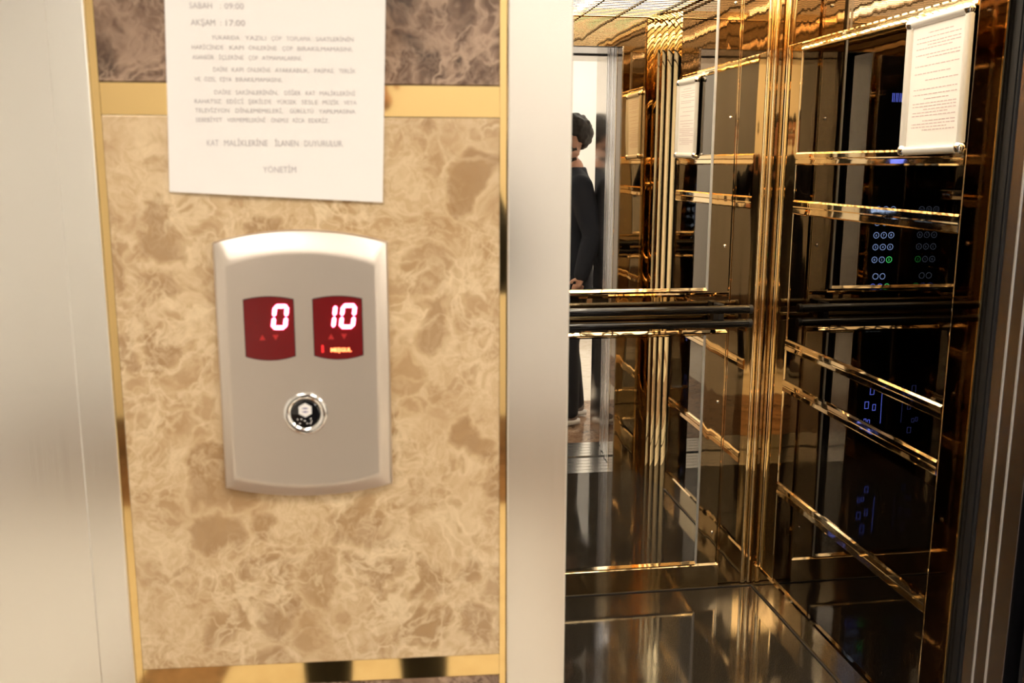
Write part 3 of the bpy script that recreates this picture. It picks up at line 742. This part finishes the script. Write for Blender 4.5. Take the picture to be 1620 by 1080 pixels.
    tm = loft([(0,0,.74,.150,.118),(0,0,.84,.160,.124),(0,0,.94,.150,.116),(0,0,1.0,.140,.108)])
    for s, nm in ((-1,'r'),(1,'l')):
        g = pose[nm+'leg']; hp = Vector((s*.080,0,.83)); kn = Vector(g[0]); an = Vector(g[1])+Vector((0,.004,.0))
        caps(tm, [(hp, .092), (hp.lerp(kn,.5), .086), (kn, .070), (kn.lerp(an,.45), .068), (an, .056)])
    merged('trousers', [mesh_of(tm)], TROUSER, t, .010, 4)
    for nm in 'rl':
        g = pose[nm+'leg']; an, toe = Vector(g[1]), Vector(g[2]); dd = (toe-an); fl = Vector((dd.x, dd.y, 0)).normalized()
        tilt = pose.get(nm+'tilt', 0.); yaw = math.atan2(fl.x, -fl.y)
        mt = Matrix.Translation((an.x, an.y, an.z-.075)) @ Matrix.Rotation(yaw, 4, 'Z') @ Matrix.Rotation(tilt, 4, 'X')
        b = MB(); b.sph((0,.000,.052), 1, (.043,.062,.052), 20); b.sph((0,-.085,.036), 1, (.046,.095,.036), 20); b.sph((0,-.05,.045), 1, (.043,.08,.045), 16)
        so_ = merged('shoe', [xf(mesh_of(b), mt)], SHOEG, t, .006, 2)
        b = MB(); n = 24; o_ = []
        for i in range(n):
            a = 2*math.pi*i/n; o_.append((.049*math.cos(a)*(1-.15*math.sin(a)), -.055+.128*math.sin(a)))
        b.prism(o_, 'z', 0, .026); merged('sole', [xf(mesh_of(b), mt)], SOLE, so_)
    t.scale = (k,)*3
    return t
man = person('person', 'bearded dark-haired man in dark jacket and trousers, in profile, seen in the mirror', (1.085, .735, 0), -math.pi/2, 1.66, dict(
    rarm=((-.225,.075,1.11),(-.225,.015,.885),(1,0,0),(0,-1,.2),.9), larm=((.215,.04,1.12),(.19,-.05,.93),(-1,0,0),(0,-1,.2),.9),
    rleg=((-.095,-.03,.49),(-.10,-.02,.085),(-.11,-.16,.03)), lleg=((.095,.0,.49),(.10,.06,.085),(.13,-.08,.03)), head=.04, hs=1.12, beard=True))
# what he holds
ph = tag(empty('mobile_phone', (1.135, .957, .775)), 'small black phone held in the hand of the man in profile', 'phone')
ph.rotation_euler = (0, math.radians(80), math.radians(8))
MB().box(-.006, .002, -.034, .034, -.070, .070, .002).build('phone_case', RUBBER, ph); MB().box(.0021, .0026, -.030, .030, -.064, .064).build('screen', BLACKG, ph)
me_ = person('person', 'person in dark jacket holding up a camera in front of the marble wall', (-.150, -.285, 0), math.pi-.02, 1.76, dict(
    rarm=((-.31,-.04,1.17),(-.255,-.150,1.345),(.9,0,.3),(0,-.5,1),1.1), larm=((.20,-.09,1.13),(-.085,-.150,1.32),(-.7,0,.7),(0,-.6,.8),1.1),
    rleg=((-.11,-.02,.49),(-.12,.01,.085),(-.14,-.12,.03)), lleg=((.11,-.02,.49),(.12,.01,.085),(.14,-.12,.03))))
cm = tag(empty('hand_camera', (0, 0, 1.44)), 'black hand-held camera at the end of raised arms before the marble wall', 'camera')
cm.rotation_euler = (0, 0, -Q)
MB().box(-.062, .062, -.085, -.050, -.045, .045, .006).build('camera_body', RUBBER, cm)
MB().cyl((0,-.050,0), (0,-.012,0), .031, n=32).build('lens_barrel', RUBBER, cm, smooth='auto')
